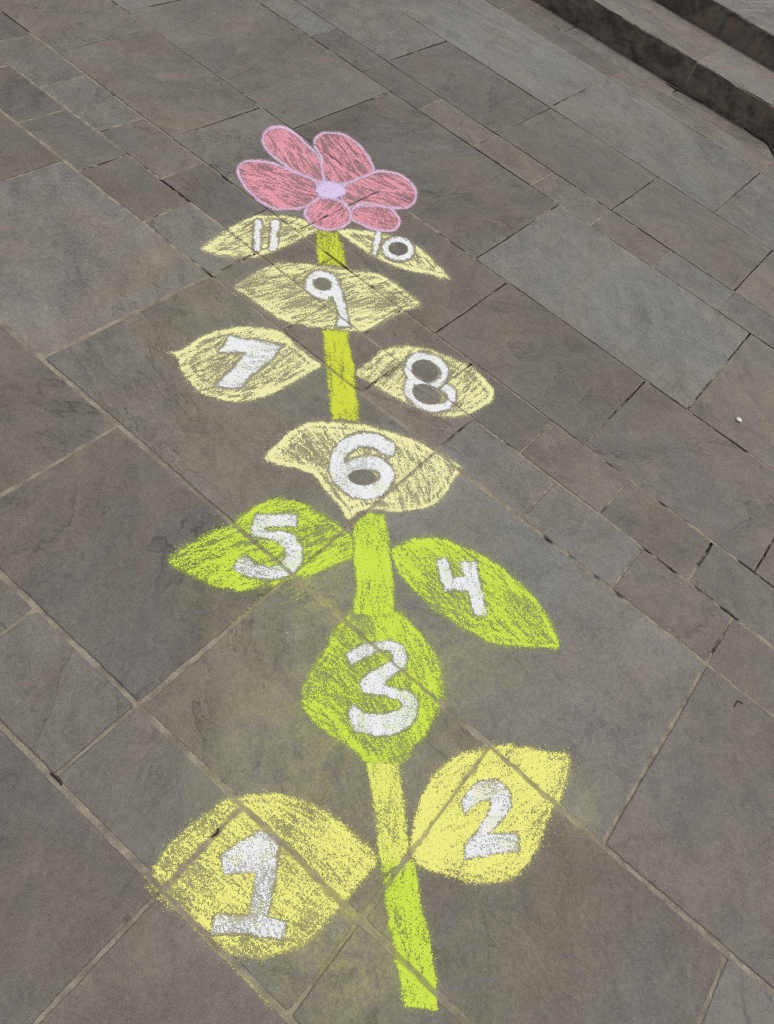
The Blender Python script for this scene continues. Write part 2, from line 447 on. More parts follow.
s1 = build_step(steps, -4.531, -5.02, -.03, .145, [XB[0], -1.3, -.12, 1.07, 2.15, 3.3, 4.2, XB[1]], 400)
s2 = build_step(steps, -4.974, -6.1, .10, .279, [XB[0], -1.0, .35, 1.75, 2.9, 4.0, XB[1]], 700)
for s_ in (s1, s2):
    for c_ in s_.children: pass
V, Fc, tint, seed = [], [], [], []
for i in range(7):
    for j in range(3):
        a, b = XB[0]+i*1.085, XB[0]+(i+1)*1.085-.006; c, d = -6.106-j*.8, -6.9-j*.8
        o = len(V); V += [(a,c,.279),(b,c,.279),(b,d,.279),(a,d,.279),(a,c,.20),(b,c,.20),(b,d,.20),(a,d,.20)]
        Fc += [(o,o+3,o+2,o+1),(o,o+1,o+5,o+4),(o+1,o+2,o+6,o+5),(o+2,o+3,o+7,o+6),(o+3,o,o+4,o+7)]
        tint += [(.17,.155,.14,1)]*8; seed += [random.uniform(0,9)]*8
mesh_obj('landing', V, Fc, M_TREAD, steps, {'stone_tint':('FLOAT_COLOR', tint), 'stone_seed':('FLOAT', seed), 'edge':('FLOAT',[0]*len(V))})

# ------------------------------------------------------------------ chalk tracing tools
def crop(x0, y0, s, pts): return [(x0 + a/s, y0 + b/s) for a, b in pts]
def spline(pts, n=6, closed=True):
    P = np.asarray(pts, float); N = len(P); out = []
    rngi = range(N) if closed else range(N-1)
    for i in rngi:
        p0, p1, p2, p3 = (P[(i-1) % N], P[i], P[(i+1) % N], P[(i+2) % N]) if closed else (P[max(i-1,0)], P[i], P[i+1], P[min(i+2,N-1)])
        for t in np.linspace(0, 1, n, endpoint=False):
            out.append(.5*((2*p1) + (-p0+p2)*t + (2*p0-5*p1+4*p2-p3)*t*t + (-p0+3*p1-3*p2+p3)*t**3))
    if not closed: out.append(P[-1])
    return np.array(out)
def seg_dist(G, a, b):
    d = b - a; L = (d@d) + 1e-12
    t = np.clip(((G - a)@d)/L, 0, 1)
    return np.hypot(*(G - a - t[:,None]*d).T)
def poly_sd(G, poly):
    """signed distance in photo pixels, negative inside"""
    D = np.full(len(G), 1e9); ins = np.zeros(len(G), bool); N = len(poly)
    for i in range(N):
        a, b = poly[i], poly[(i+1) % N]
        D = np.minimum(D, seg_dist(G, a, b))
        c = ((a[1] > G[:,1]) != (b[1] > G[:,1]))
        with np.errstate(divide='ignore', invalid='ignore'):
            xx = (b[0]-a[0])*(G[:,1]-a[1])/(b[1]-a[1]) + a[0]
        ins ^= c & (G[:,0] < xx)
    return np.where(ins, -D, D)
def line_sd(G, pts, w):
    D = np.full(len(G), 1e9)
    for a, b in zip(pts[:-1], pts[1:]): D = np.minimum(D, seg_dist(G, np.asarray(a, float), np.asarray(b, float)))
    return D - w/2
def ellipse(cx, cy, rx, ry, ang=0, a0=0, a1=360, n=28):
    t = np.radians(np.linspace(a0, a1, n)); c, s = math.cos(math.radians(ang)), math.sin(math.radians(ang))
    return [(cx + rx*math.cos(u)*c - ry*math.sin(u)*s, cy + rx*math.cos(u)*s + ry*math.sin(u)*c) for u in t]
def vnoise(G, sc_, seed):
    """smooth value noise"""
    r = np.random.default_rng(seed); T = r.random((64, 64)); p = G*sc_ + r.uniform(0, 50, 2)
    i = np.floor(p).astype(int); f = p - i; f = f*f*(3-2*f)
    g = lambda a, b: T[(i[:,0]+a) % 64, (i[:,1]+b) % 64]
    return (g(0,0)*(1-f[:,0])+g(1,0)*f[:,0])*(1-f[:,1]) + (g(0,1)*(1-f[:,0])+g(1,1)*f[:,0])*f[:,1]

def grid_for(px_pts, pad_px, step):
    P = np.asarray(px_pts, float); lo, hi = P.min(0)-pad_px, P.max(0)+pad_px
    C = ground([(lo[0],lo[1]),(hi[0],lo[1]),(hi[0],hi[1]),(lo[0],hi[1])] + list(map(tuple, P)))
    a, b = ground(P).min(0)-pad_px*.004, ground(P).max(0)+pad_px*.004
    xs = np.arange(a[0], b[0], step); ys = np.arange(a[1], b[1], step)
    X, Y = np.meshgrid(xs, ys, indexing='ij')
    return X, Y
def sheet(name, X, Y, cover, pig, grit, lift, parent=None, top=False, zbase=None):
    nx, ny = X.shape
    cv = cover.reshape(nx, ny)
    gg = np.broadcast_to(grit, (len(cover.ravel()),)).reshape(nx, ny)
    on = (cv > .05) | (gg > .035)
    cell = on[:-1,:-1] | on[1:,:-1] | on[:-1,1:] | on[1:,1:]
    xy = np.column_stack([X.ravel(), Y.ravel()])
    if zbase is None: z, jt = lookup(xy)
    else: z, jt = np.full(len(xy), zbase), np.zeros(len(xy))
    I, J = np.nonzero(cell)
    q = np.stack([I*ny+J, (I+1)*ny+J, (I+1)*ny+J+1, I*ny+J+1], 1)
    used, inv = np.unique(q, return_inverse=True); q = inv.reshape(q.shape)
    V = np.column_stack([xy[used], z[used] + lift])
    pig = np.broadcast_to(pig, (len(xy), 4))[used]
    grit = np.broadcast_to(grit, (len(xy),))[used]
    at = {'cover':('FLOAT', cover.ravel()[used]), 'joint':('FLOAT', jt[used]), 'pigment':('FLOAT_COLOR', pig), 'grit':('FLOAT', grit)}
    loc = None
    if top: c = V.mean(0); loc = (c[0], c[1], 0.0)
    o = mesh_obj(name, V, q.tolist(), M_CHALK, parent, at, loc=loc, smooth=True)
    if top: o['_w'] = loc
    return o

def film_of(sd, inner, halo):
    return np.where(sd < 0, inner, inner*.22*np.exp(-np.maximum(sd, 0)/halo)*(sd < halo*1.6))
def spill(sd, k, reach):
    """loose grains scattered just outside an edge"""
    return k*np.exp(-np.maximum(sd, 0)/reach)*(sd < reach*2.5)
def hatch(G, sd, ang, n, wid, leng, seed, curved=0.0):
    """rub-on strokes: n segments of random length around direction ang (pixel space) inside the outline; returns 0..1"""
    r = np.random.default_rng(seed); out = np.zeros(len(G))
    inside = np.nonzero(sd < -1)[0]
    if len(inside) == 0: return out
    for _ in range(n):
        c = G[r.choice(inside)]; a = math.radians(ang + r.normal(0, 9) + curved*(c[0]-G[inside,0].mean())/60)
        L = leng*r.uniform(.4, 1.3)/2; w = wid*r.uniform(.5, 1.2)
        u = np.array([math.cos(a), math.sin(a)])
        nrm = np.array([-u[1], u[0]]); rel = G - c
        s = rel@u; bend = r.normal(0, .0025)
        t = rel@nrm - bend*s*s
        m = np.exp(-(t/w)**4) * np.clip((L - np.abs(s))/3, 0, 1) * r.uniform(.5, 1)
        out = np.maximum(out, m)
    return out

LIME, YEL, PALEY = (.57,.745,.060,1), (.81,.82,.21,1), (.82,.82,.40,1)
LIMEY = (.60,.69,.040,1); WHITE = (.80,.83,.86,1); PINKC = (.74,.315,.385,1); LILAC = (.68,.56,.82,1); OUTL = (.68,.48,.64,1)

def numeral_sd(G, spec):
    D = np.full(len(G), 1e9)
    for s in spec:
        if s[0] == 'poly': D = np.minimum(D, poly_sd(G, np.array(s[1], float)))
        else: D = np.minimum(D, line_sd(G, s[1], s[2]))
    return D
def leaf(name, outline, col, digits, label, cat, group, ang, style, holes=(), seed=1, step=.0028, base=.62, strokes=.5, col2=None, dl=None, wid=1.5, leng=40):
    O = spline(outline)
    X, Y = grid_for(O, 4, step); xy = np.column_stack([X.ravel(), Y.ravel()]); G = to_px(xy)
    sd = poly_sd(G, O) + ((vnoise(xy, 55, seed)-.5)*2.6 + (vnoise(xy, 160, seed+1)-.5)*2.2)*(1 if 'halo' in style else .55)
    ink = np.clip(.45 - sd/style.get('soft', 4.0), 0, 1)
    hs = hatch(G, sd, ang, int(style['n']*1.6), wid*.72, leng, seed+2, style.get('curve', 0))
    rim = np.exp(-((sd + 3.0)/2.4)**2)
    rim2 = np.exp(-((sd + 8.0 + 3*vnoise(xy, 9, seed+4))/1.6)**2)*.6
    cov = base + strokes*(hs - .35) + style.get('rim', .25)*np.maximum(rim, rim2) + (vnoise(xy, 14, seed+5)-.5)*.35
    # a few strokes missed: thin bare streaks
    miss = hatch(G, sd, ang + 8, int(style.get('miss', 30)*1.8), .62, leng*.5, seed+9)
    cov = cov - style.get('missk', .45)*miss
    th = np.arctan2(G[:,1]-G[sd < 0][:,1].mean(), G[:,0]-G[sd < 0][:,0].mean())
    sweep = vnoise(np.column_stack([sd*.42, th*2.2+9]), 1.0, seed+12)
    cov = cov + style.get('sweep', .28)*(sweep-.5)*np.clip(1.2 + sd/26, 0, 1)*1.6
    cov = np.maximum(cov*ink, spill(sd, .30, style.get('halo', 3.0))*(sd > -2))
    nd = np.full(len(G), 1e9)
    for d in digits: nd = np.minimum(nd, numeral_sd(G, d))
    if digits: cov = cov*np.clip((nd - 1.8*vnoise(xy, 45, seed+11))/2.2 + (.72 if 'halo' in style else .35), .5 if 'halo' in style else .2, 1)
    hk = np.ones(len(G))
    for h in holes: hk = hk*np.clip(poly_sd(G, np.array(h))/1.6, 0, 1)
    cov = cov*hk
    pig = np.array(col)
    if col2 is not None:
        k = np.clip((vnoise(xy, 12, seed+7)-.35)*2.2, 0, 1)[:,None]; pig = np.array(col)*(1-k) + np.array(col2)*k
    o = sheet(name, X, Y, cov, pig, film_of(sd, style.get('film', .20), style.get('halo', 3.0))*(.15+.85*hk), .0005, top=True)
    tag(o, label, cat, group)
    for j, d in enumerate(digits):
        pts = [p for s in d for p in s[1]]; padw = max([s[2] for s in d if s[0] == 'line'] + [0])
        X, Y = grid_for(np.array(pts), padw/2+4, .0024); xy2 = np.column_stack([X.ravel(), Y.ravel()]); G2 = to_px(xy2)
        D = numeral_sd(G2, d) + (vnoise(xy2, 38, seed+20+j)-.5)*2.2 + (vnoise(xy2, 130, seed+21+j)-.5)*2.0
        c = np.clip(.5 - (D+.4)/3.2, 0, 1)*(style.get('num', .92)*.80 + (vnoise(xy2, 18, seed+30)-.5)*.34 + .30*(hatch(G2, D, ang+40, 70, 1.0, 16, seed+40+j) - .4))
        c = np.maximum(c, spill(D, .24, 1.8))
        hk = np.ones(len(G2))
        for h in holes: hk = hk*np.clip(poly_sd(G2, np.array(h))/1.3 + .3, 0, 1)
        c = c*hk
        mx = (.42*np.clip(vnoise(xy2, 60, seed+60+j)*1.9-.95, 0, 1))[:,None]
        n = sheet('digit', X, Y, c, np.array(WHITE)*(1-mx) + np.array(col)*mx, .26*np.clip(.4-D/2.5, 0, 1)*hk, .0009, parent=o)
        n['label'] = dl[j]
    return o
GRP = 'numbered leaves of the chalk plant'
A_ = lambda p: crop(140, 780, 3.172, p)
leaf('chalk_leaf', A_([(32,300),(80,215),(140,160),(210,102),(262,66),(320,50),(400,40),(480,50),(550,75),(630,125),(700,180),(748,232),(752,268),(705,322),(650,388),(590,460),(530,520),(450,550),(370,568),(300,562),(245,535),(200,485),(150,440),(100,408),(62,372),(40,335)]),
     YEL, [[('poly', A_([(252,240),(320,195),(385,162),(432,178),(442,212),(432,300),(408,432),(468,448),(455,510),(350,492),(225,490),(235,422),(345,430),(355,365),(368,290),(268,300)]))]],
     'large yellow chalk leaf bearing the white number 1, lowest on the left of the stem', 'chalk leaf', GRP, 35, {'n':120,'rim':.10,'miss':30,'missk':.25,'num':.86,'soft':8,'halo':6}, seed=10, base=.60, strokes=.26, dl=['white chalk number 1'], wid=1.8, leng=40)
A_ = lambda p: crop(380, 710, 3.518, p)
leaf('chalk_leaf', A_([(106,490),(118,390),(150,290),(200,215),(270,155),(340,135),(400,118),(500,125),(600,145),(668,160),(664,220),(640,310),(600,370),(580,430),(545,510),(490,580),(440,608),(370,612),(290,600),(200,568),(130,545)]),
     YEL, [[('poly', A_([(283,325),(310,285),(345,252),(400,243),(440,258),(462,295),(462,340),(440,375),(405,410),(378,440),(430,436),(485,425),(492,500),(430,503),(370,515),(298,525),(300,470),(340,430),(370,380),(390,345),(388,318),(360,318),(325,340),(300,368)]))]],
     'yellow chalk leaf with blunt tip bearing the white number 2, lowest on the right', 'chalk leaf', GRP, -35, {'n':110,'rim':.10,'miss':30,'missk':.25,'num':.93,'soft':7,'halo':5}, seed=50, base=.74, strokes=.22, dl=['white chalk number 2'], wid=1.8, leng=36)
A_ = lambda p: crop(280, 580, 3.87, p)
leaf('chalk_leaf', A_([(290,112),(230,165),(190,230),(150,300),(105,370),(82,435),(90,500),(140,560),(200,605),(260,645),(305,680),(330,708),(465,712),(510,660),(560,605),(600,540),(635,470),(636,400),(610,300),(560,220),(500,160),(445,112),(365,102)]),
     LIME, [[('poly', A_([(255,288),(325,240),(435,233),(480,252),(496,300),(488,342),(455,352),(420,385),(400,402),(440,420),(508,430),(535,470),(530,530),(495,580),(430,600),(360,605),(300,590),(272,550),(262,515),(282,482),(330,512),(400,515),(455,502),(476,482),(458,464),(380,448),(318,430),(308,385),(345,352),(395,332),(428,315),(436,295),(422,276),(380,276),(345,292),(277,325)]))]],
     'round lime green chalk leaf on the stem bearing the white number 3', 'chalk leaf', GRP, 60, {'n':150,'rim':.12,'curve':25,'miss':60,'missk':.25,'num':.90,'soft':7,'halo':5}, seed=90, base=.56, strokes=.34, dl=['white chalk number 3'], wid=1.6, leng=34)
A_ = lambda p: crop(380, 500, 3.87, p)
leaf('chalk_leaf', A_([(45,190),(90,160),(160,142),(240,148),(320,175),(400,215),(480,260),(550,320),(610,390),(660,460),(682,520),(692,570),(620,572),(500,565),(420,550),(330,500),(260,455),(190,410),(130,350),(80,290),(50,240)]),
     LIME, [[('poly', A_([(215,230),(262,225),(285,295),(325,295),(310,240),(375,236),(388,310),(416,442),(365,447),(343,352),(250,350),(232,290)]))]],
     'long lime green chalk leaf pointing down right bearing the white number 4', 'chalk leaf', GRP, 42, {'n':150,'rim':.25,'miss':70,'missk':.35,'num':.92,'soft':5.5,'halo':4}, seed=130, base=.53, strokes=.36, dl=['white chalk number 4'], wid=1.5, leng=45)
A_ = lambda p: crop(160, 480, 3.87, p)
leaf('chalk_leaf', A_([(30,310),(55,280),(120,240),(200,200),(270,165),(330,125),(400,85),(480,72),(560,90),(640,135),(700,178),(745,215),(745,300),(690,325),(620,355),(560,378),(500,385),(430,415),(350,430),(250,425),(170,400),(100,360),(50,338)]),
     LIME, [[('poly', A_([(372,128),(530,138),(528,183),(425,180),(405,196),(470,200),(520,215),(552,255),(554,310),(527,355),(470,385),(400,390),(340,380),(285,342),(298,310),(335,290),(370,322),(420,338),(462,328),(486,292),(478,256),(440,237),(395,227),(354,219),(352,190)]))]],
     'lime green chalk leaf pointing left bearing the white number 5', 'chalk leaf', GRP, -25, {'n':150,'rim':.20,'miss':60,'missk':.3,'num':.90,'soft':6,'halo':4.5}, seed=170, base=.53, strokes=.36, dl=['white chalk number 5'], wid=1.5, leng=40)
A_ = lambda p: crop(240, 400, 3.225, p)
leaf('chalk_leaf', A_([(75,190),(130,130),(200,78),(280,68),(400,80),(500,105),(580,135),(640,165),(718,215),(690,260),(660,310),(610,345),(520,360),(440,355),(385,362),(350,388),(332,366),(298,322),(266,280),(228,242),(180,224),(130,211)]),
     PALEY, [[('line', spline(A_([(478,158),(430,132),(370,135),(325,170),(312,225),(335,268),(385,295),(440,290),(474,250),(448,212),(400,205),(345,225)]), closed=False), 14.5)]],
     'pale yellow wing shaped chalk leaf bearing the white number 6', 'chalk leaf', GRP, 62, {'n':150,'rim':.35,'curve':18,'miss':110,'missk':.6,'num':1.0}, holes=[ellipse(*A_([(393,251)])[0], 13.5, 7.4, 4)], seed=210, base=.58, strokes=.34, dl=['white chalk number 6'], wid=1.3, leng=24)
A_ = lambda p: crop(160, 310, 3.87, p)
leaf('chalk_leaf', A_([(30,162),(80,152),(160,102),(230,76),(320,66),(400,70),(470,85),(520,130),(580,180),(625,215),(600,235),(530,275),(470,310),(400,340),(300,360),(220,345),(150,320),(110,280),(78,230),(65,185)]),
     PALEY, [[('poly', A_([(265,103),(370,118),(478,138),(430,192),(352,258),(315,306),(212,296),(270,235),(330,168),(228,163)]))]],
     'pale yellow oval chalk leaf on the left bearing the white number 7', 'chalk leaf', GRP, -32, {'n':130,'rim':.35,'miss':100,'missk':.5,'num':1.0}, seed=250, base=.55, strokes=.36, dl=['white chalk number 7'], wid=1.2, leng=26)
A_ = lambda p: crop(320, 310, 3.87, p)
leaf('chalk_leaf', A_([(140,235),(210,182),(240,152),(330,135),(420,150),(500,180),(580,212),(630,260),(672,310),(665,355),(620,385),(570,410),(480,415),(400,390),(300,345),(210,295),(150,260)]),
     PALEY, [[('line', ellipse(*A_([(412,235)])[0], 18.5, 14.0, 22), 8.2), ('line', spline(A_([(350,275),(345,320),(380,360),(440,378),(490,368),(508,345),(505,315),(480,300)]), closed=False), 8.5)]],
     'pale yellow chalk leaf on the right bearing the white number 8', 'chalk leaf', GRP, -50, {'n':110,'rim':.3,'miss':90,'missk':.5,'num':1.0}, holes=[ellipse(*A_([(406,235)])[0], 13.2, 10.2, 22), ellipse(*A_([(413,325)])[0], 14.5, 9.5, 20)], seed=290, base=.56, strokes=.34, dl=['white chalk number 8'], wid=1.2, leng=20)
B_ = lambda p: crop(170, 200, 3.87, p); A_ = lambda p: crop(300, 200, 3.87, p)
leaf('chalk_leaf', B_([(250,335),(310,295),(370,260),(440,242),(530,248),(600,256),(690,268)]) + A_([(205,272),(270,275),(330,295),(400,345),(470,405),(400,435),(330,470),(270,500),(225,512),(150,503)]) + B_([(600,500),(520,490),(440,470),(380,435),(310,385)]),
     PALEY, [[('line', ellipse(*A_([(84,328)])[0], 13.2, 9.8, 12), 8.0), ('poly', A_([(108,352),(148,318),(165,360),(180,430),(197,496),(138,494),(148,440),(134,390)]))]],
     'pale yellow wide chalk leaf across the upper stem bearing the white number 9', 'chalk leaf', GRP, -18, {'n':150,'rim':.25,'miss':120,'missk':.5,'num':1.0}, holes=[ellipse(*A_([(86,326)])[0], 8.4, 5.8, 12)], seed=330, base=.55, strokes=.36, dl=['white chalk number 9'], wid=1.2, leng=24)
leaf('chalk_leaf', A_([(140,116),(230,116),(300,122),(370,140),(430,165),(490,205),(530,250),(582,306),(500,292),(420,275),(340,250),(270,215),(205,170)]),
     PALEY, [[('line', A_([(304,128),(289,206)]), 6.2)], [('line', ellipse(*A_([(380,190)])[0], 12.8, 9.0, 5), 6.6)]],
     'pale yellow pointed chalk leaf under the flower bearing the white number 10', 'chalk leaf', GRP, 35, {'n':100,'rim':.45,'miss':80,'missk':.5,'num':.95}, holes=[ellipse(*A_([(380,190)])[0], 9.3, 6.4, 5)], seed=370, base=.50, strokes=.36, dl=['faint white chalk digit 1','white chalk digit 0'], wid=1.1, leng=18)
leaf('chalk_leaf', B_([(115,185),(190,135),(250,98),(320,64),(400,58),(470,65),(530,85),(572,118),(510,150),(450,180),(390,208),(300,225),(200,218),(150,206)]),
     PALEY, [[('line', B_([(340,92),(336,188)]), 8.0)], [('line', B_([(408,92),(398,186)]), 8.4)]],
     'pale yellow chalk leaf left of the stem top bearing the white number 11', 'chalk leaf', GRP, -25, {'n':100,'rim':.35,'miss':90,'missk':.5,'num':.95}, seed=410, base=.51, strokes=.36, dl=['left white chalk digit 1','right white chalk digit 1'], wid=1.1, leng=18)

# ------------------------------------------------------------------ stem
def patch_sheet(name, outline, col, parent, seed, base, strokes, ang, n=90, rim=.1, lift=.0004, step=.003, label=None, rimcol=None, wid=1.6, leng=34, miss=60, missk=.28, smooth_outline=False, col_fn=None, edge_px=6.0, film=.22, halo=3.0):
    O = spline(outline) if smooth_outline else np.asarray(outline, float)
    X, Y = grid_for(O, 4, step); xy = np.column_stack([X.ravel(), Y.ravel()]); G = to_px(xy)
    sd = poly_sd(G, O) + (vnoise(xy, 50, seed)-.5)*2.4 + (vnoise(xy, 150, seed+1)-.5)*2.0
    ink = np.clip(.5 - sd/edge_px, 0, 1)
    cov = base + strokes*(hatch(G, sd, ang, n, wid, leng, seed+2) - .35) + (vnoise(xy, 14, seed+5)-.5)*.3 - missk*hatch(G, sd, ang+5, miss, 1.0, leng*.5, seed+8)
    rm = np.exp(-((sd+1.6)/1.7)**2)
    cov = np.maximum(cov*ink, spill(sd, .28, halo)*(sd > -2)) + rim*rm*(ink > 0)
    pig = np.tile(np.array(col), (len(G), 1))
    if rimcol is not None: k = np.clip(np.exp(-((sd+1.4)/2.0)**2)*1.2, 0, 1)[:,None]; pig = pig*(1-k) + np.array(rimcol)*k
    if col_fn is not None: pig = col_fn(G, pig)
    o = sheet(name, X, Y, cov, pig, film_of(sd, film, halo), lift, parent=parent)
    if label: o['label'] = label
    return o
fc = ground(crop(230, 110, 3.87, [(385,313)]))[0]
fl = empty('chalk_flower', (fc[0], fc[1], 0)); fl['_w'] = (fc[0], fc[1], 0)
tag(fl, 'pink chalk flower with lilac outlines on a long lime green stem', 'chalk flower')
stem = empty('stem', (0, 0, 0)); stem.parent = fl; stem['_w'] = (fc[0], fc[1], 0)
A_ = lambda p: crop(300, 200, 3.87, p)
patch_sheet('stem_section', A_([(62,118),(145,122),(165,180),(180,262),(70,250)]), LIMEY, stem, 500, .64, .34, 85, label='short mustard green stem section under the flower')
A_ = lambda p: crop(320, 310, 3.87, p)
patch_sheet('stem_section', A_([(10,82),(108,84),(130,230),(155,432),(45,425),(28,250)]), LIMEY, stem, 520, .70, .34, 84, label='lime stem section between leaves 9 and 6')
A_ = lambda p: crop(240, 400, 3.225, p)
patch_sheet('stem_section', A_([(366,395),(412,360),(465,370),(480,430),(490,520),(496,600),(500,690),(440,700),(362,690),(375,600),(366,500)]), LIME, stem, 540, .74, .30, 84, n=120, lift=.0008, label='solid lime stem section above the round leaf')
A_ = lambda p: crop(340, 700, 4.8375, p)
C_ = lambda p: crop(340, 820, 5.12, p)
def blend(G, pig):
    k = np.clip((G[:,1] + 22*(vnoise(G, .12, 77)-.5) - 850)/26, 0, 1)[:,None]
    k2 = np.clip((770 - G[:,1] + 20*(vnoise(G, .12, 78)-.5))/24, 0, 1)[:,None]
    k = np.maximum(k, k2*.8)
    return (np.array(YEL)*.72 + np.array(LIME)*.28)*(1-k) + np.array(LIME)*k
patch_sheet('stem_section', A_([(125,300),(292,300),(300,420),(330,600)]) + C_([(335,60),(352,140),(300,235),(215,290),(200,200),(183,60)]) + A_([(165,560),(150,430)]), YEL, stem, 560, .68, .26, 84, n=90, col_fn=blend, halo=4, lift=.0007, label='yellow stem section between leaves 1 and 2')
patch_sheet('stem_section', C_([(222,300),(300,235),(372,190),(388,240),(410,380),(440,520),(470,680),(490,830),(492,972),(320,965),(300,800),(280,690),(245,530),(228,420)]), LIME, stem, 580, .74, .28, 82, n=150, col_fn=blend, halo=4, lift=.0010, label='bright lime stem end at the bottom')

# ------------------------------------------------------------------ flower
A_ = lambda p: crop(230, 110, 3.87, p)
PET = [([(125,120),(140,82),(190,68),(240,85),(290,130),(340,182),(360,240),(355,278),(310,268),(250,240),(190,200),(145,160)], 55, 'upper left petal'),
 ([(332,108),(380,88),(440,95),(500,135),(540,190),(553,240),(510,262),(450,285),(380,292),(358,250),(352,190),(330,148)], 50, 'upper right petal'),
 ([(440,298),(510,262),(570,240),(640,245),(700,282),(722,330),(700,372),(640,380),(540,372),(450,380),(432,340)], 20, 'right petal'),
 ([(465,400),(500,368),(560,366),(620,385),(655,430),(640,464),(570,468),(500,442),(468,422)], 25, 'lower right petal'),
 ([(350,345),(420,352),(462,388),(462,430),(420,460),(360,464),(310,440),(288,400),(310,365)], -55, 'bottom petal'),
 ([(30,240),(42,210),(90,198),(160,210),(240,240),(320,275),(348,318),(320,360),(260,385),(180,385),(110,350),(60,300)], 22, 'left petal')]
for j, (pts, ang, lb) in enumerate(PET):
    p = patch_sheet('petal', A_(pts), PINKC, fl, 600+j*20, .58, .50, ang, n=90, film=.26, edge_px=4, halo=1.3, lift=.0004 + .00012*j, label=lb, wid=.9, leng=24, miss=90, missk=.30, smooth_outline=True)
    O = spline(A_(pts)); X, Y = grid_for(O, 4, .003); xy = np.column_stack([X.ravel(), Y.ravel()]); G = to_px(xy)
    sd = poly_sd(G, O) + (vnoise(xy, 26, 700+j)-.5)*1.6
    cv = np.exp(-((sd+.1)/1.75)**2)*(.82 + (vnoise(xy, 30, 720+j)-.5)*.4)
    sheet('petal_outline', X, Y, cv, np.array(OUTL), .12*(cv > .1), .0011 + .00013*j, parent=p)
E_ = ellipse(*A_([(388,312)])[0], 14.5, 8.6, 8)[:-1]
patch_sheet('flower_centre', E_, LILAC, fl, 760, .98, .2, 20, n=40, lift=.0022, label='lilac flower centre', miss=8, edge_px=7, halo=4, film=.4)

# ------------------------------------------------------------------ faint rubbed marks
def smear(px, ang, n, L, w, col, k, label, seed, spread, z=None, cat='chalk smear', name='chalk_smear'):
    r = np.random.default_rng(seed); u = np.array([math.cos(math.radians(ang)), math.sin(math.radians(ang))]); nn = np.array([-u[1], u[0]])
    segs = []
    for i in range(n):
        c = np.array(px) + nn*(i-(n-1)/2)*spread*r.uniform(.85, 1.15) + u*r.normal(0, 2.5); l = L*r.uniform(.5, 1.1)/2
        segs.append((c-u*l, c+u*l))
    P = np.array([q for s in segs for q in s])
    if z is None: X, Y = grid_for(P, 4, .0026)
    else:
        gp = ground(P, z); a, b = gp.min(0)-.02, gp.max(0)+.02
        X, Y = np.meshgrid(np.arange(a[0], b[0], .003), np.arange(a[1], b[1], .003), indexing='ij')
    xy = np.column_stack([X.ravel(), Y.ravel()])
    if z is None: G = to_px(xy)
    else: G = to_px(xy*(EYE/(EYE-z)))
    c = np.zeros(len(G))
    for a, b in segs: c = np.maximum(c, np.exp(-(seg_dist(G, a, b)/w)**2)*k*r.uniform(.7, 1.1))
    o = sheet(name, X, Y, c, np.array(col), .05*(c > .1), .0004, top=True, zbase=z)
    return tag(o, label, cat)
smear((297,634), 75, 6, 15, 1.3, (.55,.57,.55,1), .34, 'faint white finger smears on bare stone left of the round leaf', 900, 4)
smear((572,822), 68, 7, 26, 1.3, (.52,.49,.30,1), .36, 'faint yellowish parallel smears on stone below the leaf with number 2', 910, 6)
smear((327,611), 15, 5, 20, 1.0, (.55,.60,.12,1), .36, 'thin lime chalk scratches beside the round leaf', 920, 4.5)
smear((337,965), 120, 5, 22, 2.2, (.50,.50,.16,1), .30, 'dull yellow rubbed chalk patch left of the stem end', 930, 7)
smear((276,992), 60, 3, 8, .8, (.62,.64,.62,1), .42, 'tiny white chalk scratches near the bottom joint', 940, 4)
smear((345,583), 120, 5, 12, .9, (.55,.60,.12,1), .34, 'small lime chalk flecks between leaf 5 and the stem', 950, 4)
smear((758,6), 2, 3, 22, .9, (.60,.66,.70,1), .40, 'pale blue white chalk lines on the upper step', 960, 4.5, z=.2795, cat='chalk marks', name='chalk_marks')

smear((234,966), 45.8, 2, 190, 1.6, (.74,.72,.15,1), .62, 'yellow chalk spilled along the joint below the leaf with number 1', 970, 3.5)
smear((160,888), 47, 4, 34, 2.2, (.74,.72,.15,1), .52, 'yellow chalk rubbed over the joint at the left tip of leaf 1', 971, 6)
smear((255,606), -40, 2, 60, 1.5, (.55,.58,.12,1), .44, 'olive yellow chalk rubbed into the joint below leaf 5', 972, 3.5)
smear((300,590), -30, 4, 36, 1.2, (.60,.66,.10,1), .40, 'loose lime strokes under the right end of leaf 5', 973, 5)
# ------------------------------------------------------------------ small litter
M_TWIG = plain('dark_twig', (.050,.042,.036), .8)
M_PEB = plain('white_pebble_stone', (.80,.79,.76), .5, .08)
def twig(pts, r, label, z=.002, cat='twig', name='twig', mat=None):
    P = [Vector(p if len(p) == 3 else (p[0], p[1], z)) for p in pts]
    # resample as a smooth bent path
    Q = spline([tuple(p) for p in P], 6, closed=False); V, Fc = [], []
    for i, q in enumerate(Q):
        a = Q[max(i-1,0)]; b = Q[min(i+1,len(Q)-1)]; d = Vector(b-a).normalized(); s = d.cross(Vector((0,0,1))).normalized(); t = s.cross(d)
        rr = r*(1 - .55*abs(2*i/(len(Q)-1)-1)**2)*(1+.15*math.sin(i*2.1))
        for k in range(6):
            an = k*math.pi/3; V.append(Vector(q) + s*math.cos(an)*rr + t*math.sin(an)*rr)
    n = len(Q)
    for i in range(n-1):
        for k in range(6): Fc.append((i*6+k, i*6+(k+1)%6, (i+1)*6+(k+1)%6, (i+1)*6+k))
    Fc.append(tuple(range(6))[::-1]); Fc.append(tuple((n-1)*6+k for k in range(6)))
    V = np.array([tuple(v) for v in V]); c = V.mean(0)
    o = mesh_obj(name, V, Fc, mat or M_TWIG, loc=(c[0], c[1], 0), smooth=True)
    return tag(o, label, cat)
